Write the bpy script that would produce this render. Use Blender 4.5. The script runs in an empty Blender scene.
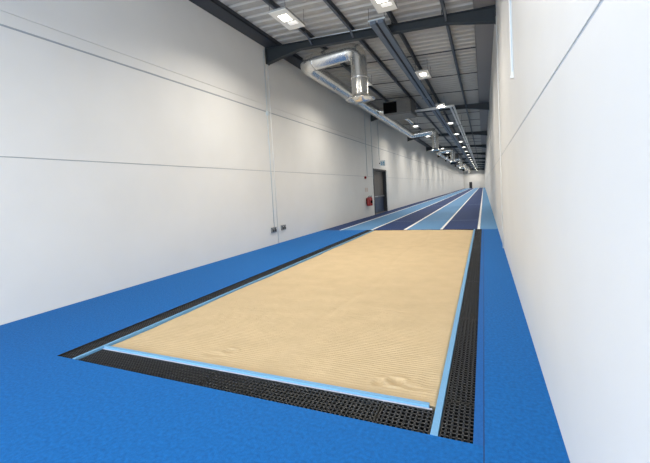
import bpy, bmesh, math, random
from mathutils import Vector, Matrix, noise
random.seed(7)
S = bpy.context.scene
COL = S.collection
PI = math.pi

# ------------------------------------------------------------------ dimensions (metres)
XL, XR = -6.19, 0.40            # inner faces of the long walls
Y0, Y1 = -5.0, 130.0            # back and far end walls
def zr(x): return 6.22 - 0.05 * (x - XL)     # top of rafters / underside of purlins (single-slope roof)
PURL = 0.16

# ------------------------------------------------------------------ materials
def lin(c):
    return tuple((v/255/12.92 if v/255 <= .04045 else ((v/255+.055)/1.055)**2.4) for v in c)
def mat(name, rgb, rough=.6, metal=0., noise_amt=0., noise_scale=20., bump=0., bump_scale=60., spec=.5, emit=None, estr=0., stretch=None, detail=3.):
    m = bpy.data.materials.new(name); m.use_nodes = True
    nt = m.node_tree; b = nt.nodes['Principled BSDF']
    c = (*lin(rgb), 1)
    b.inputs['Base Color'].default_value = c
    b.inputs['Roughness'].default_value = rough
    b.inputs['Metallic'].default_value = metal
    b.inputs['Specular IOR Level'].default_value = spec
    if emit:
        b.inputs['Emission Color'].default_value = (*lin(emit), 1); b.inputs['Emission Strength'].default_value = estr
    tc = nt.nodes.new('ShaderNodeTexCoord'); src = tc.outputs['Object']
    if stretch:
        mp = nt.nodes.new('ShaderNodeMapping'); mp.inputs['Scale'].default_value = stretch
        nt.links.new(src, mp.inputs[0]); src = mp.outputs[0]
    if noise_amt:
        n = nt.nodes.new('ShaderNodeTexNoise'); n.inputs['Scale'].default_value = noise_scale; n.inputs['Detail'].default_value = detail
        nt.links.new(src, n.inputs['Vector'])
        r = nt.nodes.new('ShaderNodeMapRange')
        r.inputs['From Min'].default_value = .3; r.inputs['From Max'].default_value = .7
        r.inputs['To Min'].default_value = 1-noise_amt; r.inputs['To Max'].default_value = 1+noise_amt
        nt.links.new(n.outputs['Fac'], r.inputs['Value'])
        mx = nt.nodes.new('ShaderNodeVectorMath'); mx.operation = 'SCALE'
        mx.inputs[0].default_value = c[:3]
        nt.links.new(r.outputs[0], mx.inputs['Scale']); nt.links.new(mx.outputs[0], b.inputs['Base Color'])
    if bump:
        n2 = nt.nodes.new('ShaderNodeTexNoise'); n2.inputs['Scale'].default_value = bump_scale; n2.inputs['Detail'].default_value = 4
        nt.links.new(src, n2.inputs['Vector'])
        bp = nt.nodes.new('ShaderNodeBump'); bp.inputs['Strength'].default_value = bump; bp.inputs['Distance'].default_value = .01
        nt.links.new(n2.outputs['Fac'], bp.inputs['Height']); nt.links.new(bp.outputs[0], b.inputs['Normal'])
    return m

M = {}
M['wall'] = mat('painted_concrete_panel', (216,215,211), .55, noise_amt=.02, noise_scale=1.2, bump=.05, bump_scale=30)
M['grooveL'] = mat('panel_joint_shaded', (158,164,170), .7)  # left joints: grey darkened to carry the shade under the lip
M['groove'] = mat('joint_sealant', (176,182,188), .7)
M['blue'] = mat('blue_rubber_flooring', (9,96,166), .7, noise_amt=.2, noise_scale=38, bump=.45, bump_scale=150, spec=.2, detail=6.)
M['blueB'] = mat('blue_rubber_edge_strip', (24,92,162), .7, noise_amt=.12, noise_scale=45, bump=.45, bump_scale=150, spec=.2, detail=6.)
M['sky'] = mat('light_blue_lane', (92,138,180), .7, noise_amt=.06, noise_scale=40, bump=.3, bump_scale=150, spec=.15)
M['navy'] = mat('navy_lane', (36,58,104), .7, noise_amt=.08, noise_scale=40, bump=.3, bump_scale=150, spec=.15)
M['line'] = mat('white_line_paint', (232,232,228), .6)
M['seam'] = mat('seam_dark', (14,40,80), .8)
M['seamP'] = mat('seam_pale', (140,156,186), .7)
M['pit'] = mat('pit_concrete', (40,38,36), .9, noise_amt=.2)
M['strip'] = mat('light_blue_rubber_edging', (106,160,200), .6, noise_amt=.05, noise_scale=60)
M['white'] = mat('white_plastic', (225,226,224), .45)
M['lip'] = mat('pale_edge_membrane', (190,192,204), .6)
M['grate'] = mat('black_plastic_grating', (17,18,20), .42, noise_amt=.3, noise_scale=50, bump=.2, bump_scale=120)
M['steel'] = mat('dark_painted_steel', (36,42,46), .5, noise_amt=.08, noise_scale=3)
M['steelB'] = mat('galvanised_purlin', (92,97,104), .5, .4, noise_amt=.08, noise_scale=4)
M['eaves'] = mat('eaves_steel', (48,52,58), .55)
M['eavesR'] = mat('grey_eaves_steel', (128,126,126), .55)
M['deck'] = mat('galvanised_roof_deck', (178,175,169), .55, .1, noise_amt=.06, noise_scale=.8)
M['rod'] = mat('rod_steel', (52,54,58), .6)
M['tray'] = mat('blue_grey_trunking', (104,114,126), .5, .3)
M['trayD'] = mat('trunking_slot', (24,26,30), .7)
M['duct'] = mat('foil_duct', (230,228,222), .22, .9, noise_amt=.05, noise_scale=9, bump=.45, bump_scale=24)
M['ductin'] = mat('duct_inside', (120,88,62), .7, .2)
M['galv'] = mat('galvanised_casing', (100,99,96), .45, .4, noise_amt=.06, noise_scale=6)
M['black'] = mat('black_louvre', (4,4,5), .9, spec=.1)
M['cond'] = mat('pale_conduit', (196,206,210), .4, .1)
M['pipe'] = mat('pipe_insulation', (232,232,230), .4, .1)
M['doorg'] = mat('grey_door_paint', (84,80,77), .4)
M['doorb'] = mat('blue_grey_kick_plate', (44,58,84), .35, .2)
M['dark'] = mat('dark_frame', (40,42,46), .5)
M['frame'] = mat('light_grey_door_frame', (206,207,206), .5)
M['chrome'] = mat('brushed_steel', (190,192,194), .3, .9)
M['red'] = mat('red_enamel', (140,28,26), .35)
M['sign'] = mat('sign_white', (236,240,240), .4)
M['signb'] = mat('sign_teal', (80,150,182), .4)
M['beige'] = mat('pale_notice', (206,190,176), .6)
M['socket'] = mat('metal_socket', (140,144,148), .4, .5)
M['fix'] = mat('fitting_enamel', (150,150,146), .5)
M['lens'] = mat('frosted_panel', (214,212,204), .5, emit=(255,248,232), estr=.06)
M['led'] = mat('lit_module', (255,255,255), .5, emit=(255,248,230), estr=9.)
M['led2'] = mat('lit_module_dim', (255,255,255), .5, emit=(255,244,222), estr=.4)

# sand: warm grain plus the drag-rake colouring of the grains themselves
def sand_mat():
    m = mat('raked_sand', (197,175,139), .95, noise_amt=.05, noise_scale=3.0, bump=.35, bump_scale=110, spec=.2, detail=8.)
    return m
M['sand'] = sand_mat()

# ------------------------------------------------------------------ mesh helpers
class MB:
    def __init__(s): s.v=[]; s.f=[]; s.mi=[]; s.sm=[]
    def add(s, vs, fs, mi=0, smooth=False):
        o=len(s.v); s.v += [tuple(v) for v in vs]
        for f in fs: s.f.append(tuple(o+i for i in f)); s.mi.append(mi); s.sm.append(smooth)
    def box(s, x0,x1,y0,y1,z0,z1, mi=0):
        v=[(x0,y0,z0),(x1,y0,z0),(x1,y1,z0),(x0,y1,z0),(x0,y0,z1),(x1,y0,z1),(x1,y1,z1),(x0,y1,z1)]
        s.add(v,[(0,3,2,1),(4,5,6,7),(0,1,5,4),(1,2,6,5),(2,3,7,6),(3,0,4,7)],mi)
    def quad(s,x0,x1,y0,y1,z,mi=0):
        s.add([(x0,y0,z),(x1,y0,z),(x1,y1,z),(x0,y1,z)],[(0,1,2,3)],mi)
    def tube(s, pts, r, n=10, caps=True, mi=0):
        """round tube along a polyline; r may be a list"""
        pts=[Vector(p) for p in pts]; rs = r if isinstance(r,(list,tuple)) else [r]*len(pts)
        tg=[]
        for i in range(len(pts)):
            a=pts[max(i-1,0)]; b=pts[min(i+1,len(pts)-1)]; d=(b-a)
            tg.append(d.normalized() if d.length>1e-9 else Vector((0,0,1)))
        up=Vector((0,0,1)) if abs(tg[0].z)<.9 else Vector((1,0,0))
        nrm=(up-tg[0]*up.dot(tg[0])).normalized(); vs=[];fs=[]
        for i,p in enumerate(pts):
            nrm=(nrm-tg[i]*nrm.dot(tg[i])).normalized(); bi=tg[i].cross(nrm)
            for k in range(n):
                a=2*PI*k/n; vs.append(p+rs[i]*(math.cos(a)*nrm+math.sin(a)*bi))
        for i in range(len(pts)-1):
            for k in range(n):
                k2=(k+1)%n; fs.append((i*n+k,i*n+k2,(i+1)*n+k2,(i+1)*n+k))
        if caps:
            fs.append(tuple(range(n-1,-1,-1))); fs.append(tuple((len(pts)-1)*n+k for k in range(n)))
        s.add(vs,fs,mi,True)
    def lathe(s, c, prof, n=16, axis='z', mi=0, smooth=True):
        vs=[];fs=[]
        for r,h in prof:
            for k in range(n):
                a=2*PI*k/n; u,w=r*math.cos(a),r*math.sin(a)
                d=(u,w,h) if axis=='z' else ((h,u,w) if axis=='x' else (w,h,u))
                vs.append((c[0]+d[0],c[1]+d[1],c[2]+d[2]))
        for i in range(len(prof)-1):
            for k in range(n):
                k2=(k+1)%n; fs.append((i*n+k,i*n+k2,(i+1)*n+k2,(i+1)*n+k))
        s.add(vs,fs,mi,smooth)
    def bar(s,a,b,w,h,mi=0):
        a=Vector(a);b=Vector(b);d=(b-a).normalized()
        up=Vector((0,0,1)) if abs(d.z)<.95 else Vector((0,1,0))
        sd=d.cross(up).normalized(); u=sd.cross(d)
        vs=[p+sd*(sx*w/2)+u*(sz*h/2) for p in (a,b) for sx,sz in ((-1,-1),(1,-1),(1,1),(-1,1))]
        s.add(vs,[(0,1,2,3),(7,6,5,4),(0,4,5,1),(1,5,6,2),(2,6,7,3),(3,7,4,0)],mi)
    def mesh(s,name,mats):
        me=bpy.data.meshes.new(name); me.from_pydata(s.v,[],s.f)
        for m in mats: me.materials.append(m)
        me.polygons.foreach_set('material_index',s.mi); me.polygons.foreach_set('use_smooth',s.sm); me.update()
        return me
    def build(s,name,mats,parent=None,loc=None,bevel=0.,fix=True):
        if not isinstance(mats,(list,tuple)): mats=[mats]
        me=s.mesh(name,mats)
        if fix:
            bm=bmesh.new(); bm.from_mesh(me); bmesh.ops.recalc_face_normals(bm,faces=bm.faces); bm.to_mesh(me); bm.free()
        o=bpy.data.objects.new(name,me); COL.objects.link(o)
        if parent: o.parent=parent
        if loc: o.location=loc
        if bevel:
            b=o.modifiers.new('edge','BEVEL'); b.width=bevel; b.segments=2; b.limit_method='ANGLE'
        return o
def boxobj(name,dims,m,parent=None,bevel=0.):
    b=MB(); b.box(*dims); return b.build(name,m,parent,bevel=bevel)
def tag(o,label,cat,group=None,kind=None):
    if label: o['label']=label
    if cat: o['category']=cat
    if group: o['group']=group
    if kind: o['kind']=kind
    return o
def struct(o,label=None):
    o['kind']='structure'
    if label: o['label']=label
    return o
def thing(name,loc,label,cat,group=None):
    o=bpy.data.objects.new(name,None); COL.objects.link(o); o.location=loc; o.empty_display_size=.1
    return tag(o,label,cat,group)
def copy_thing(src,loc,label):
    r=src.copy(); COL.objects.link(r); r.location=loc; r['label']=label
    for ch in list(src.children):
        c=ch.copy(); COL.objects.link(c); c.parent=r
        for g in list(ch.children):
            d=g.copy(); COL.objects.link(d); d.parent=c
    return r
ORD=['first','second','third','fourth','fifth','sixth','seventh','eighth','ninth','tenth','eleventh','twelfth','thirteenth','fourteenth','fifteenth','sixteenth','seventeenth','eighteenth','nineteenth','twentieth','twenty-first','twenty-second','twenty-third','twenty-fourth','twenty-fifth','twenty-sixth','twenty-seventh','twenty-eighth','twenty-ninth','thirtieth','thirty-first','thirty-second','thirty-third','thirty-fourth','thirty-fifth','thirty-sixth','thirty-seventh','thirty-eighth','thirty-ninth','fortieth']

# ------------------------------------------------------------------ floor (one surface, painted lanes in it, a recess for the sand pit)
PX0,PX1,PY0,PY1 = -4.260,-0.109,2.281,13.46        # pit opening incl. catch trays
f=MB()
YE=13.47
f.quad(XL,PX0,Y0,YE,0,0)
f.quad(PX0,PX1,Y0,PY0,0,0); f.quad(PX0,PX1,PY1,YE,0,0)
f.quad(PX1,-.050,Y0,PY0,0,0); f.quad(PX1,-.050,PY0,YE,0,1)
f.quad(-.050,-.044,Y0+6.9,YE,0,2); f.quad(-.050,-.044,Y0,Y0+6.9,0,0)
f.quad(-.044,XR,Y0,YE,0,0)
bands=[(XL,-5.44,4),(-5.44,-5.35,5),(-5.35,-4.12,3),(-4.12,-4.035,5),(-4.035,-2.82,4),(-2.82,-2.715,5),(-2.715,-1.50,3),(-1.50,-1.415,5),(-1.415,-.25,4),(-.25,-.165,5),(-.165,XR,3)]
ys=[YE,16.83,16.87,29.2,29.26,52.0,52.08,Y1]
for x0,x1,mi in bands:
    for i in range(len(ys)-1):
        cut = i%2==1 and mi in (3,4) and -4.2<x0<-.2
        f.quad(x0,x1,ys[i],ys[i+1],0,6 if cut else mi)
# pit recess
ZB=-.12
f.quad(PX0,PX1,PY0,PY1,ZB,7)
for vs in ([(PX0,PY0,0),(PX1,PY0,0),(PX1,PY0,ZB),(PX0,PY0,ZB)],[(PX0,PY1,0),(PX1,PY1,0),(PX1,PY1,ZB),(PX0,PY1,ZB)],
           [(PX0,PY0,0),(PX0,PY1,0),(PX0,PY1,ZB),(PX0,PY0,ZB)],[(PX1,PY0,0),(PX1,PY1,0),(PX1,PY1,ZB),(PX1,PY0,ZB)]):
    f.add(vs,[(0,1,2,3)],7)
struct(f.build('floor',[M['blue'],M['blueB'],M['seam'],M['sky'],M['navy'],M['line'],M['seamP'],M['pit']],fix=False),'blue rubber sports floor with striped running lanes beyond the sand pit')

# ------------------------------------------------------------------ walls
T=.5
DY0,DY1,DZ=21.40,24.50,2.78         # doorway in the left wall
w=MB()
def tier(z0,z1,door=False):
    if door and z0<DZ:
        w.box(XL-T,XL,Y0,DY0,z0,z1); w.box(XL-T,XL,DY1,Y1,z0,z1)
        if z1>DZ: w.box(XL-T,XL,DY0,DY1,DZ,z1)
    else: w.box(XL-T,XL,Y0,Y1,z0,z1)
g=.007
tier(-.13,2.335-g,True); tier(2.335+g,4.20-.017,True); tier(4.20+.017,4.405-.003); tier(4.405+.003,6.5)
for z,h in ((2.335,g),(4.20,.017),(4.405,.003)):
    if z<DZ:
        w.box(XL-T,XL-.014,Y0,DY0,z-h,z+h,1); w.box(XL-T,XL-.014,DY1,Y1,z-h,z+h,1)
    else: w.box(XL-T,XL-.014,Y0,Y1,z-h,z+h,1)
struct(w.build('wall_left',[M['wall'],M['grooveL']]),'long white panelled wall with two horizontal joints and a doorway')
w=MB()
for z0,z1 in ((-.13,2.205),(2.225,3.91),(3.918,6.4)): w.box(XR,XR+T,Y0,Y1,z0,z1)
w.box(XR+.005,XR+T,Y0,Y1,2.205,2.225,1); w.box(XR+.004,XR+T,Y0,Y1,3.91,3.918,1)
struct(w.build('wall_right',[M['wall'],M['groove']]),'long white panelled wall close beside the right of the pit')
EX0,EX1,EZ=-4.45,-3.55,2.1
w=MB(); w.box(XL-T,EX0,Y1,Y1+.3,-.13,6.5); w.box(EX1,XR+T,Y1,Y1+.3,-.13,6.5); w.box(EX0,EX1,Y1,Y1+.3,EZ,6.5)
struct(w.build('wall_end',M['wall']),'distant end wall of the hall with a dark door')
# back wall (behind the viewer) with the large daylight window
WX0,WX1,WZ0,WZ1=-6.0,.2,.06,2.7
w=MB(); w.box(XL-T,WX0,Y0-.3,Y0,-.13,6.5); w.box(WX1,XR+T,Y0-.3,Y0,-.13,6.5); w.box(WX0,WX1,Y0-.3,Y0,-.13,WZ0); w.box(WX0,WX1,Y0-.3,Y0,WZ1,6.5)
struct(w.build('wall_back',M['wall']))
w=MB()
for i in range(5):
    x=WX0+.03+(WX1-WX0-.06)*i/4; w.box(x-.03,x+.03,Y0-.2,Y0-.12,WZ0,WZ1)
for z in (WZ0+.03,(WZ0+WZ1)/2,WZ1-.03): w.box(WX0,WX1,Y0-.2,Y0-.12,z-.03,z+.03)
struct(w.build('window_1',M['frame']))

# ------------------------------------------------------------------ roof deck: trapezoidal sheet, flutes running across the hall
c=MB(); P=.333; prof=[(0,0),(.19,0),(.225,.05),(.298,.05)]
n=int((Y1+.3-Y0+.3)/P)+1; rows=[]
for i in range(n):
    for d,h in prof: rows.append((Y0-.3+i*P+d,h))
vs=[];fs=[]
xa,xb=XL-T,XR+T
for y,h in rows: vs += [(xa,y,zr(xa)+PURL+h),(xb,y,zr(xb)+PURL+h)]
for i in range(len(rows)-1): fs.append((2*i,2*i+1,2*i+3,2*i+2))
c.add(vs,fs)
# flat outer skin so that no daylight passes through
c.add([(xa,Y0-.3,zr(xa)+.4),(xb,Y0-.3,zr(xb)+.4),(xb,Y1+.4,zr(xb)+.4),(xa,Y1+.4,zr(xa)+.4)],[(0,1,2,3)])
struct(c.build('ceiling',M['deck'],fix=False),'fluted grey metal roof deck')

# ------------------------------------------------------------------ roof steel
RY=[10.0+11.5*k for k in range(11)]
PX=[-4.62,-3.33,-2.12,-.82]
def make_rafter():
    t=thing('roof_rafter',(0,RY[0],0),'','beam','dark steel rafters across the roof')
    def bottom(x):
        if x<-5.0: return 5.72+(zr(-5.0)-.225-5.72)*(x-XL)/(-5.0-XL)
        if x>-.75: return zr(-.75)-.225+(5.50-zr(-.75)+.225)*(x+.75)/(XR+.75)
        return zr(x)-.225
    xs=[XL+.004,-5.0,-3,-.75,XR-.004]
    web=MB()
    for i in range(len(xs)-1):
        a,b=xs[i],xs[i+1]
        v=[(x,y,z) for x in (a,b) for y in (-.012,.012) for z in (bottom(x),zr(x)-.002)]
        web.add(v,[(0,1,3,2),(4,6,7,5),(0,2,6,4),(1,5,7,3),(0,4,5,1),(2,3,7,6)])
    web.build('web',M['steel'],t)
    for nm,fn in (('top_flange',lambda x:zr(x)-.002),('bottom_flange',lambda x:bottom(x)+.02)):
        fl=MB()
        for i in range(len(xs)-1):
            a,b=xs[i],xs[i+1]
            v=[(x,y,fn(x)-d) for x in (a,b) for y in (-.085,.085) for d in (.02,0)]
            fl.add(v,[(0,1,3,2),(4,6,7,5),(0,2,6,4),(1,5,7,3),(0,4,5,1),(2,3,7,6)])
        fl.build(nm,M['steel'],t)
    for x0,x1 in ((XL+.004,XL+.03),(XR-.03,XR-.004)):
        boxobj('end_plate',(x0,x1,-.095,.095,bottom(x0)-.01,zr(x0)-.005),M['steel'],t)
    for x in PX[:]:
        b=MB(); b.box(x-.045,x-.035,-.06,.06,zr(x)-.02,zr(x)+.14); b.build('cleat',M['steel'],t)
    for x in (-4.62,-3.33,-.82):
        b=MB(); b.bar((x+.06,-.52,zr(x)+.05),(x+.06,-.06,bottom(x)+.05),.05,.012); b.build('fly_brace',M['steelB'],t)
    return t
raf=make_rafter()
for k,y in enumerate(RY):
    lab='dark steel roof rafter with tapered ends, nearest one, over the sand pit' if k==0 else 'dark steel roof rafter spanning the hall, %s from the sand pit end'%ORD[k]
    if k==0: raf['label']=lab
    else: copy_thing(raf,(0,y,0),lab)
for k,x in enumerate(PX):
    b=MB(); z=zr(x)
    # C-section purlin
    b.box(x-.004,x+.004,Y0,Y1,z,z+PURL-.012); b.box(x-.004,x+.066,Y0,Y1,z,z+.006); b.box(x-.004,x+.066,Y0,Y1,z+PURL-.018,z+PURL-.012); b.box(x+.06,x+.066,Y0,Y1,z,z+.022)
    o=b.build('roof_purlin',M['steelB'])
    tag(o,'long steel roof purlin under the deck, %s counted from the left wall'%ORD[k],'purlin','steel purlins running the length of the roof')
b=MB(); b.box(XL+.004,-5.74,Y0,Y1,zr(XL)-.0,zr(XL)+.02); b.box(-5.76,-5.74,Y0,Y1,zr(XL),zr(-5.74)+PURL-.012); b.box(XL+.004,XL+.02,Y0,Y1,zr(XL),zr(XL)+PURL-.012)
tag(b.build('eaves_beam',M['eaves']),'dark eaves beam along the top of the left wall','beam')
b=MB(); b.box(-.10,XR-.004,Y0,Y1,zr(-.1)+.0,zr(-.1)+.015); b.box(-.10,-.085,Y0,Y1,zr(-.1),zr(-.1)+PURL-.012)
tag(b.build('eaves_beam',M['eavesR']),'grey eaves beam along the top of the right wall','beam')
RODS=[]
for k in range(10):
    for j in (1,2,3): RODS.append(RY[k]+2.875*j)
RODS=[10.0-2.875]+RODS
rb=MB()
rb.bar((-5.74,0,zr(-5.74)+.07),(-.1,0,zr(-.1)+.07),.028,.028); rme=rb.mesh('sag_rod',[M['rod']])
for k,y in enumerate(RODS[1:31]):
    o=bpy.data.objects.new('sag_rod',rme); COL.objects.link(o); o.location=(0,y,0)
    tag(o,'thin steel sag rod across the roof purlins, %s beyond the nearest rafter'%ORD[k],'rod','sag rods between the roof purlins')

# ------------------------------------------------------------------ ceiling lights, two rows
def make_light():
    t=thing('ceiling_light',(0,0,5.6),'','ceiling light','suspended flat ceiling lights')
    h=MB(); h.box(-.225,.225,-.485,.485,.012,.055); h.build('housing',M['fix'],t,bevel=.006)
    l=MB(); l.box(-.218,.218,-.478,.478,.0,.012); l.build('diffuser',M['lens'],t)
    a=MB(); a.box(-.10,.11,-.27,.02,-.006,.0); a.build('light_module',M['led'],t)
    a=MB(); a.box(-.06,.16,.10,.24,-.006,.0); a.build('light_module',M['led2'],t)
    for sx in (-1,1):
        for sy in (-1,1):
            q=MB(); q.tube([(sx*.2,sy*.45,.055),(sx*.2,sy*.45,.40)],.005,5); q.build('hanging_wire',M['rod'],t)
    return t
LY=[7.55+5.72*k for k in range(22)]
lt=make_light(); first=True
def lampdata():
    L=bpy.data.lights.new('panel_lamp','AREA'); L.shape='RECTANGLE'; L.size=.21; L.size_y=.29; L.energy=LAMP_W; L.spread=math.radians(154); L.color=(1.,.935,.84); return L
LAMP_W=97.
LD=lampdata()
for row,(x,side) in enumerate(((-4.05,'left-hand'),(-1.86,'right-hand'))):
    for k in range(-row,22):
        y=LY[0]+5.72*k+(.2 if row else 0)
        if y>Y1-1: continue
        lab='suspended flat ceiling light of the %s row, hung above and behind the viewer'%side if k<0 else 'suspended flat ceiling light, %s of the %s row from the sand pit end'%(ORD[k],side)
        loc=(x,y,5.6 if row==0 else 5.56)
        if first: lt.location=loc; lt['label']=lab; o=lt; first=False
        else: o=copy_thing(lt,loc,lab)
        lo=bpy.data.objects.new('panel_lamp',LD); COL.objects.link(lo); lo.location=(x+.005,y-.125,loc[2]-.012)

# ------------------------------------------------------------------ cable trunking along the roof
t=thing('cable_trunking',(-2.33,9.0,5.70),'twin blue-grey cable trunking hung along the roof, starting at the nearest rafter','cable tray')
b=MB(); b.box(-.17,-.03,0,112,0,.09); b.build('trunking',M['tray'],t)
b=MB(); b.box(.03,.17,0,112,0,.09); b.build('trunking',M['tray'],t)
b=MB(); b.box(-.03,.03,.05,112,.03,.05); b.build('gap_shade_strip',M['trayD'],t)  # added dark strip, stands in for the shaded gap between runs
b=MB(); b.box(-.22,.22,-.01,.03,.09,.12); b.build('bracket',M['cond'],t)
for k in range(12):
    for sx in (-.2,.2):
        b=MB(); b.tube([(sx,.01+2.875*3*k,.0),(sx,.01+2.875*3*k,.42 if sx<0 else .40)],.007,5); b.build('hanger_rod',M['rod'],t)
    if k:
        b=MB(); b.box(-.22,.22,2.875*3*k-.01,2.875*3*k+.03,-.02,0); b.build('bracket',M['tray'],t)

tb=MB(); tb.tube([(-4.6,9.87,zr(-4.6)-.01),(-2.2,9.87,zr(-2.2)-.01)],.014,6)
tag(tb.build('thin_conduit',M['cond']),'thin pale conduit along the top of the nearest rafter','conduit')

# ------------------------------------------------------------------ ventilation ducts
def smooth_path(pts,r,n=7):
    pts=[Vector(p) for p in pts]; out=[pts[0]]
    for i in range(1,len(pts)-1):
        a=(pts[i-1]-pts[i]).normalized(); b=(pts[i+1]-pts[i]).normalized()
        p0=pts[i]+a*r; p2=pts[i]+b*r
        for k in range(n+1):
            u=k/n; out.append(p0*(1-u)**2*1+pts[i]*2*u*(1-u)+p2*u*u)
    out.append(pts[-1]); return out
def make_duct(y0,y1,label):
    R=.25; za,zb=5.82,5.64; X1,X2=-3.36,-5.17
    t=thing('ventilation_duct',(X1,y0,4.33),label,'duct','silver round ventilation ducts along the roof')
    o=Vector((X1,y0,4.33))
    L=y1-y0
    path=smooth_path([(0,0,.12),(0,0,za-4.33),(X2-X1,0,zb-4.33+.06),(X2-X1,L,zb-4.33+.06),(0,L,za-4.33),(0,L,.12)],.34)
    # resample the straight parts so ring seams can be added
    fine=[]
    for i in range(len(path)-1):
        a,b=path[i],path[i+1]; m=max(1,int((b-a).length/.5))
        for k in range(m): fine.append(a.lerp(b,k/m))
    fine.append(path[-1])
    d=MB(); d.tube(fine,R,24,caps=False); d.build('duct_run',M['duct'],t)
    acc=0.; last=-9
    for i in range(1,len(fine)-1):
        acc+=(fine[i]-fine[i-1]).length
        if acc-last>1.05 and (fine[i+1]-fine[i-1]).length>.3:
            q=(fine[i+1]-fine[i-1]).normalized(); s=MB(); s.tube([fine[i]-q*.02,fine[i]-q*.012,fine[i]+q*.012,fine[i]+q*.02],[R,R+.010,R+.010,R],24,caps=False); s.build('joint_band',M['duct'],t); last=acc
    for yy in (0,L):
        bell=MB(); bell.lathe((0,yy,0),[(R+.002,.2),(R+.004,.12),(R+.03,.06),(.36,.018),(.45,0),(.45,-.012),(.35,.004),(R-.01,.06),(R-.02,.3)],32)
        bell.build('bell_outlet',M['duct'],t)
        k=MB(); k.lathe((0,yy,0),[(R-.02,.28),(.001,.28)],24); k.build('outlet_damper',M['ductin'],t)
    for j in range(1,int(L/5.75)+1):
        yy=j*5.75-.6
        if yy<L-.8:
            h=MB(); h.tube([(X2-X1-.24,yy,zb-4.33+.06),(X2-X1-.24,yy,zr(X2)-4.33+.02)],.008,5); h.tube([(X2-X1+.24,yy,zb-4.33+.06),(X2-X1+.24,yy,zr(X2)-4.33+.02)],.008,5)
            h.build('hanger_rod',M['rod'],t)
    return t
make_duct(10.62,29.3,'nearest silver round duct with flared outlet, hanging beyond the nearest rafter')
make_duct(46.5,64.0,'second silver round duct along the left side of the roof, past the door')
make_duct(82.0,100.0,'farthest silver round duct, small in the distance by the end wall')

def make_unit(y,label):
    t=thing('air_handling_unit',(-3.82,y,5.26),label,'air unit','air handling units hung under the roof')
    b=MB(); b.box(-.68,.68,0,1.75,0,.62); b.build('casing',M['galv'],t,bevel=.012)
    b=MB(); b.box(-.66,0,-.03,0,.04,.57); b.build('intake_frame',M['black'],t)
    b=MB()
    for k in range(9): b.bar((-.62,-.033,.08+.055*k),(-.04,-.033,.08+.055*k),.012,.006)
    b.build('louvre',M['black'],t)
    b=MB(); b.box(.08,.6,-.015,0,.06,.55); b.build('access_panel',M['galv'],t,bevel=.004)
    b=MB(); b.box(-.62,.62,.1,1.65,-.035,0); b.build('drip_tray',M['galv'],t)
    b=MB(); b.tube([(-.68,.9,.3),(-.92,.9,.34),(-1.08,.9,.38)],.2,20,caps=False); b.build('branch_duct',M['duct'],t)
    b=MB(); b.tube(smooth_path([(-.2,1.75,.22),(-.2,2.1,.22),(.0,3.1,.18),(.1,3.6,.05)],.25),.10,14,caps=False); b.build('flexible_hose',M['duct'],t)
    for sx in (-.6,.6):
        for yy in (.15,1.6):
            b=MB(); b.tube([(sx,yy,.6),(sx,yy,zr(-3.82+sx)-5.26+.1)],.01,5); b.build('hanger_rod',M['rod'],t)
    return t
make_unit(17.9,'grey air handling unit with black louvre, nearest one, right of the silver duct')
make_unit(54.0,'grey air handling unit hung beside the second duct, small in the distance')

t=thing('insulated_pipework',(-3.14,19.2,5.5),'pair of pale pipes running right from the air unit then along the roof','pipes')
for d in (-.075,.075):
    b=MB(); b.tube(smooth_path([(0,d,0),(1.80-d,d,0),(1.80-d,84,0)],.12),.052,10); b.build('pipe',M['pipe'],t)
for k in range(1,14):
    b=MB(); b.box(1.63,1.97,6*k,6*k+.03,-.075,-.055); b.tube([(1.66,6*k+.015,-.06),(1.66,6*k+.015,zr(-1.4)-5.5+.12)],.008,5); b.tube([(1.94,6*k+.015,-.06),(1.94,6*k+.015,zr(-1.2)-5.5+.12)],.008,5); b.build('pipe_support',M['rod'],t)

# ------------------------------------------------------------------ sand, edging, catch-tray gratings
SX0,SX1,SY0,SY1=-3.955,-.371,2.632,13.455
xs=[SX0+(SX1-SX0)*i/150 for i in range(151)]
ysd=[]; y=SY0
while y<SY1: ysd.append(y); y+= .0068 if y<5 else .0068+(y-5)*.012
ysd.append(SY1)
def sand_h(x,y):
    n1=noise.noise(Vector((x*1.1,y*.9,0))); n2=noise.noise(Vector((x*3.1,y*3.5,4))); n3=noise.noise(Vector((x*13,y*17,9)))
    amp=.0023*(.55+.55*noise.noise(Vector((x*.9,y*.7,21))))
    fade=max(0,min(1,(6.2-y)/1.8))
    h=-.018+.010*n1+.005*n2+.0016*n3
    h+=fade*amp*math.sin(2*PI*(y/.037)+1.6*n1+.5*n2)
    for fx,fy,rx,ry,d in ((-.72,2.87,.05,.045,.032),(-.86,2.82,.035,.05,.018),(-.58,2.83,.10,.03,.008),(-2.50,2.95,.05,.04,.015),(-2.62,2.83,.09,.04,.008),(-.46,2.95,.06,.12,.008)):
        q=((x-fx)/rx)**2+((y-fy)/ry)**2
        if q<9: h+= -d*math.exp(-q)+.4*d*math.exp(-(math.sqrt(q)-1.7)**2*3)
    # long shallow drag mark running up the pit
    dm=x-(-1.9+.10*math.sin(y*1.3)-(y-2.7)*-.02); h-= .004*math.exp(-(dm/.05)**2)
    h=min(h,.004)
    e=min(x-SX0,SX1-x,y-SY0); h-= .006*math.exp(-max(e,0)/.03)
    if e<=1e-6: h=min(h,-.014)
    return h
b=MB(); nx=len(xs); vs=[];fs=[]
for yy in ysd:
    for xx in xs: vs.append((xx,yy,sand_h(xx,yy)))
for j in range(len(ysd)-1):
    for i in range(nx-1): fs.append((j*nx+i,j*nx+i+1,(j+1)*nx+i+1,(j+1)*nx+i))
b.add(vs,fs,0,True)
base=len(b.v)
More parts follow.
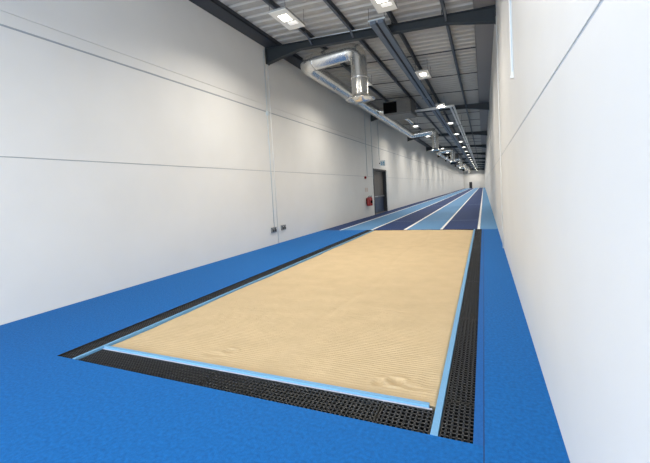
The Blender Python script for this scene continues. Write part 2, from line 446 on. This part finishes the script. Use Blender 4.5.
# sides down to the pit bottom
ring=[j*nx for j in range(len(ysd))]+[(len(ysd)-1)*nx+i for i in range(1,nx)]+[j*nx+nx-1 for j in range(len(ysd)-2,-1,-1)]+[i for i in range(nx-2,0,-1)]
o0=len(b.v); b.v += [(vs[i][0],vs[i][1],ZB+.002) for i in ring]
for k in range(len(ring)):
    k2=(k+1)%len(ring); b.f.append((ring[k],o0+k,o0+k2,ring[k2])); b.mi.append(0); b.sm.append(False)
b.f.append(tuple(o0+k for k in range(len(ring)))); b.mi.append(0); b.sm.append(False)
tag(b.build('pit_sand',M['sand']),'raked pale golden sand filling the long jump pit','sand',kind='stuff')

GX='light blue rubber strips edging the sand'
def edging(dims,lip,label):
    t=thing('edging_strip',((dims[0]+dims[1])/2,(dims[2]+dims[3])/2,ZB+.001),label,'edging',GX)
    x0,x1,y0,y1=dims; cx,cy,cz=t.location
    b=MB(); b.box(x0-cx,x1-cx,y0-cy,y1-cy,0,.004-cz); b.build('rubber_strip',M['strip'],t,bevel=0)
    if lip:
        b=MB(); b.box(lip[0]-cx,lip[1]-cx,lip[2]-cy,lip[3]-cy,0,-.012-cz); b.build('membrane_edge',M['lip'],t)
edging((-4.000,-3.966,2.284,13.455),None,'light blue rubber edging strip along the left side of the sand')
edging((-.366,-.320,2.283,13.455),None,'light blue rubber edging strip along the right side of the sand')
edging((-3.955,-.415,2.588,2.628),(-3.955,-.392,2.576,2.586),'light blue rubber edging strip along the near end of the sand')

def grating_mesh(nu,nv,pu,pv):
    """black plastic grid nu x nv cells in u (length) and v, raised pegs on the crossings; local origin at a corner"""
    m=MB(); Lu,Lv=nu*pu,nv*pv; bw=.012
    for i in range(nu+1):
        u=min(max(i*pu,bw/2),Lu-bw/2); m.box(u-bw/2,u+bw/2,0,Lv,.0,.024)
    for j in range(nv+1):
        v=min(max(j*pv,bw/2),Lv-bw/2); m.box(0,Lu,v-bw/2,v+bw/2,.002,.024)
    for i in range(1,nu):
        for j in range(1,nv):
            u,v=i*pu,j*pv; a=.009
            m.add([(u-a,v-a,.0238),(u+a,v-a,.0238),(u+a,v+a,.0238),(u-a,v+a,.0238),(u,v,.036)],[(0,1,4),(1,2,4),(2,3,4),(3,0,4)])
    m.box(.0,Lu,.0,Lv,-.055,-.045)
    return m
GG='black plastic catch tray gratings around the sand'
ZG=-.040
cuts=[2.284,2.73,4.52,6.30,8.08,9.87,11.66,13.44]
cache={}
def put_grating(x0,y0,L,W,along,label):
    p=.040; nu=max(2,round(L/p)) if along=='y' else max(2,round(L/.036)); nv=7; key=(nu,round(L,3),along)
    if key not in cache:
        m=grating_mesh(nu,nv,(L-.008)/nu,W/nv)
        if along=='y': m.v=[(v,u,z) for u,v,z in m.v]
        me=m.mesh('drain_grating',[M['grate']])
        bm=bmesh.new(); bm.from_mesh(me); bmesh.ops.recalc_face_normals(bm,faces=bm.faces); bm.to_mesh(me); bm.free()
        cache[key]=me
    o=bpy.data.objects.new('drain_grating',cache[key]); COL.objects.link(o); o.location=(x0,y0,ZG)
    tag(o,label,'grating',GG)
for side,x0 in (('left',-4.256),('right',-.317)):
    for k in range(len(cuts)-1):
        put_grating(x0,cuts[k]+.004,cuts[k+1]-cuts[k],.205 if side=='right' else .252,'y','black plastic grating along the %s side of the sand, %s from the near end'%(side,ORD[k]))
fc=[-3.955,-2.31,-.748,-.370]
fl=['leftmost','middle','short right-hand']
for k in range(3):
    put_grating(fc[k]+.004,2.287,fc[k+1]-fc[k],.285,'x','%s black plastic grating along the near end of the sand'%fl[k])

# ------------------------------------------------------------------ door on the left, far door
t=bpy.data.objects.new('door_1',None); COL.objects.link(t); t.location=(XL-.30,DY0,0); struct(t,'grey double door recessed in the left wall')
b=MB(); b.box(.0,.30,.0,.05,0,DZ); b.box(0,.30,DY1-DY0-.05,DY1-DY0,0,DZ); b.box(0,.30,0.05,DY1-DY0-.05,DZ-.05,DZ); b.build('door_lining',M['dark'],t)  # dark colour carries the shade on the recess jambs and head
b=MB(); b.box(.302,.33,-.06,.0,0,DZ+.06); b.build('architrave',M['dark'],t)
b=MB(); b.box(.302,.34,DY1-DY0,DY1-DY0+.5,0,DZ+.02); b.build('architrave',M['frame'],t)
b=MB(); b.box(.302,.34,0,DY1-DY0,DZ,DZ+.06); b.build('architrave',M['dark'],t)
half=(DY1-DY0-.1)/2
for k in range(2):
    y0=.05+k*half
    b=MB(); b.box(.02,.075,y0+.004,y0+half-.004,.012,DZ-.054); lf=b.build('door_leaf',M['doorg'],t)
    b=MB(); b.box(.0755,.083,y0+.05,y0+half-.05,.05,1.0); b.build('kick_plate',M['doorb'],t)
    b=MB(); b.tube([(.13,y0+.12,1.09),(.13,y0+half-.12,1.09)],.03,10); b.box(.075,.15,y0+.1,y0+.18,1.05,1.13); b.box(.075,.15,y0+half-.18,y0+half-.1,1.05,1.13); b.build('push_bar',M['chrome'],t)
b=MB(); b.box(0,.30,0.05,DY1-DY0-.05,0,.012); b.build('threshold',M['doorg'],t)
t=bpy.data.objects.new('door_2',None); COL.objects.link(t); t.location=((EX0+EX1)/2,Y1+.1,0); struct(t,'small dark door in the far end wall')
b=MB(); b.box(EX0+4.0,EX1+4.0,0,.06,0,EZ); b.build('door_leaf',M['dark'],t)
b=MB(); b.tube([(.3,-.04,1.0),(.3,0,1.0)],.02,8); b.build('door_handle',M['chrome'],t)

# ------------------------------------------------------------------ wall fittings
def conduit(name,x,y,z0,z1,r,m,label,cat,group=None,clips=True,box=None):
    t=thing(name,(x,y,z0),label,cat,group); s=1 if x<-3 else -1
    b=MB(); b.tube([(s*(r+.003),0,0),(s*(r+.003),0,z1-z0)],r,10); b.build('pipe',m,t)
    if clips:
        k=z0+.5
        while k<z1-.2:
            b=MB(); b.box(min(0,s*(2*r+.006)),max(0,s*(2*r+.006)),-r-.01,r+.01,k-z0-.012,k-z0+.012); b.build('clip',m,t); k+=1.2
    if box:
        for zz in box:
            b=MB(); b.box(min(0,s*.06),max(0,s*.06),-.06,.06,zz-z0-.06,zz-z0+.06); b.build('junction_box',m,t,bevel=.005)
    return t
GC='surface conduits on the left wall'
conduit('wall_conduit',XL,9.80,.56,6.1,.011,M['cond'],'pale surface conduit running from the ceiling down to the wall socket','conduit',GC,box=[4.15])
conduit('wall_conduit',XL,10.00,0.01,6.1,.013,M['white'],'white surface conduit reaching the floor just right of the socket conduit','conduit',GC)
conduit('wall_conduit',XL,20.1,2.36,6.0,.014,M['cond'],'grey conduit dropping to the red alarm beacon','conduit',GC)
conduit('wall_conduit',XL,21.3,2.2,6.0,.014,M['cond'],'grey conduit dropping beside the left edge of the door','conduit',GC)
conduit('wall_conduit',XL,22.9,3.41,6.0,.014,M['cond'],'grey conduit dropping to the exit sign above the door','conduit',GC)
conduit('wall_conduit',XR,9.5,0.01,5.45,.012,M['white'],'white conduit running the full height of the right wall','conduit','surface conduits on the right wall')
t=thing('cable_riser',(XR,5.33,2.93),'short white riser on the upper right wall ending above head height','conduit')
b=MB(); b.box(-.034,-.001,-.025,.025,.03,2.9); b.build('trunking',M['white'],t,bevel=.004)
b=MB(); b.box(-.024,-.011,-.029,-.0255,.08,2.86); b.build('cover_strip',M['cond'],t)
b=MB(); b.box(-.042,-.001,-.032,.032,0,.03); b.build('end_cap',M['white'],t,bevel=.004)
for z in (1.0,2.0):
    b=MB(); b.box(-.038,-.001,-.03,.03,z,z+.02); b.build('clip',M['white'],t)

def socket(y,z,label):
    t=thing('wall_socket',(XL,y,z),label,'socket','grey twin sockets low on the left wall')
    b=MB(); b.box(.001,.05,-.135,.135,-.085,.085); b.build('back_box',M['socket'],t,bevel=.006)
    for s in (-1,1):
        b=MB(); b.box(.05,.056,s*.065-.05,s*.065+.05,-.055,.055); b.build('socket_face',M['dark'],t)
        b=MB(); b.box(.056,.066,s*.065+.015,s*.065+.035,.02,.045); b.build('switch',M['white'],t)
socket(9.74,.47,'grey twin wall socket at the foot of the conduit')
socket(10.34,.48,'grey twin wall socket to the right of the conduits')

# exit sign, projecting from the wall so that it faces along the hall
t=thing('exit_sign',(XL,22.9,3.04),'white square exit sign with teal pictogram projecting above the door','sign')
b=MB(); b.box(.06,.40,-.015,.015,0,.36); b.build('sign_plate',M['sign'],t,bevel=.004)
b=MB(); b.box(.0,.06,-.012,.012,.14,.22); b.build('bracket',M['dark'],t)
b=MB(); b.box(.12,.21,-.019,-.0155,.08,.28); b.build('pictogram_field',M['signb'],t)
b=MB(); b.box(.26,.345,-.019,-.0155,.08,.28); b.build('pictogram_field',M['signb'],t)
fg=MB(); yy=-.0225
fg.lathe((.165,yy,.275),[(.016,-.001),(.016,.001)],10,'y'); fg.add([(.165+.016*math.cos(2*PI*k/10),yy-.001,.275+.016*math.sin(2*PI*k/10)) for k in range(10)],[tuple(range(10))])
for a,c2,wd in (((.165,.255),(.155,.18),.026),((.155,.18),(.185,.135),.018),((.185,.135),(.175,.09),.016),((.155,.18),(.135,.13),.018),((.135,.13),(.112,.12),.016),((.163,.24),(.195,.215),.013),((.163,.24),(.128,.215),.013)):
    fg.bar((a[0],yy,a[1]),(c2[0],yy,c2[1]),.003,wd)
fg.build('running_figure',M['sign'],t)
ar=MB(); ar.bar((.3025,yy,.265),(.3025,yy,.16),.003,.024)
ar.add([(.267,yy-.0015,.165),(.338,yy-.0015,.165),(.3025,yy-.0015,.10)],[(0,1,2)]); ar.build('down_arrow',M['sign'],t)

def extinguisher(y,label,r,h,hose):
    t=thing('fire_extinguisher',(XL+r+.02,y,.64),label,'fire extinguisher','fire extinguishers left of the door')
    b=MB(); b.lathe((0,0,0),[(.001,0),(r*.9,0),(r,.02),(r,h-.09),(r*.85,h-.045),(r*.45,h-.012),(r*.3,h)],20); b.build('cylinder',M['red'],t)
    b=MB(); b.lathe((0,0,h),[(.001,-.002),(.022,-.002),(.022,.04),(.001,.04)],12); b.build('valve',M['chrome'],t)
    b=MB(); b.bar((0,0,h+.045),(.10,-.03,h+.075),.02,.012); b.bar((0,0,h+.02),(.10,-.03,h+.03),.02,.010); b.build('handle',M['black'],t)
    b=MB(); b.tube(smooth_path([(0,.02,h+.02),(.03,r+.03,h-.01),(.02,r+.035,h-.25),(.02,r+.02,h-.34)],.05),.012,8); b.build('hose',M['black'],t)
    b=MB(); vs=[];n=8
    for i in range(n+1):
        a=-PI*.75+PI*.9*i/n; vs+=[(math.cos(a)*(r+.002),math.sin(a)*(r+.002),.14),(math.cos(a)*(r+.002),math.sin(a)*(r+.002),.30)]
    b.add(vs,[(2*i,2*i+2,2*i+3,2*i+1) for i in range(n)],0,True); b.build('information_band',hose,t)
    b=MB(); b.box(-r-.018,-r+.006,-.03,.03,.1,h-.06); b.build('wall_bracket',M['black'],t)
extinguisher(19.72,'left fire extinguisher of the red pair beside the door',.115,.50,M['red'])
extinguisher(20.12,'right fire extinguisher of the red pair, with a black band',.115,.50,M['black'])
t=thing('alarm_beacon',(XL,19.68,2.26),'small red alarm beacon high above the fire extinguishers','alarm')
b=MB(); b.lathe((0,0,0),[(.001,.001),(.085,.001),(.085,.03),(.07,.035)],20,'x'); b.build('base',M['red'],t)
b=MB(); b.lathe((0,0,0),[(.068,.03),(.06,.075),(.03,.09),(.001,.092)],20,'x'); b.build('dome',M['red'],t)
for y,lab in ((19.7,'left pale notice plate on the wall above the extinguishers'),(20.0,'right pale notice plate on the wall above the extinguishers')):
    b=MB(); b.box(XL+.001,XL+.012,y-.09,y+.09,1.45,1.68); tag(b.build('notice_plate',M['beige']),lab,'notice','pale notice plates above the extinguishers')

# ------------------------------------------------------------------ daylight and lamps
W=bpy.data.worlds.new('World'); S.world=W; W.use_nodes=True
bg=W.node_tree.nodes['Background']; bg.inputs['Color'].default_value=(.62,.78,1,1); bg.inputs['Strength'].default_value=1.
A=bpy.data.lights.new('window_daylight','AREA'); A.shape='RECTANGLE'; A.size=WX1-WX0; A.size_y=WZ1-WZ0; A.energy=960.; A.color=(.84,.92,1.)
ao=bpy.data.objects.new('window_daylight',A); COL.objects.link(ao); ao.location=((WX0+WX1)/2,Y0-.08,(WZ0+WZ1)/2); ao.rotation_euler=(PI/2,0,0)

# ------------------------------------------------------------------ camera
YW,PT,RO=-.4080827,.0501762,-.0548026; F=359.6; CX,CY=329.2,209.3
fw=Vector((math.sin(YW)*math.cos(PT),math.cos(YW)*math.cos(PT),-math.sin(PT)))
rt=Vector((math.cos(YW),-math.sin(YW),0)); up=rt.cross(fw)
cs,sn=math.cos(RO),math.sin(RO)
r2=cs*rt+sn*up; u2=-sn*rt+cs*up
cam=bpy.data.cameras.new('camera'); co=bpy.data.objects.new('camera',cam); COL.objects.link(co)
mw=Matrix(((r2.x,u2.x,-fw.x,0),(r2.y,u2.y,-fw.y,0),(r2.z,u2.z,-fw.z,1.6),(0,0,0,1)))
co.matrix_world=mw
cam.sensor_fit='HORIZONTAL'; cam.sensor_width=36; cam.lens=F*36/650; cam.clip_start=.05; cam.clip_end=400
cam.shift_x=-(CX-325)/650; cam.shift_y=(CY-231.5)/650
S.camera=co
S.view_settings.view_transform='Standard'; S.view_settings.look='None'; S.view_settings.gamma=1; S.view_settings.use_curve_mapping=False
S.view_settings.exposure=0.
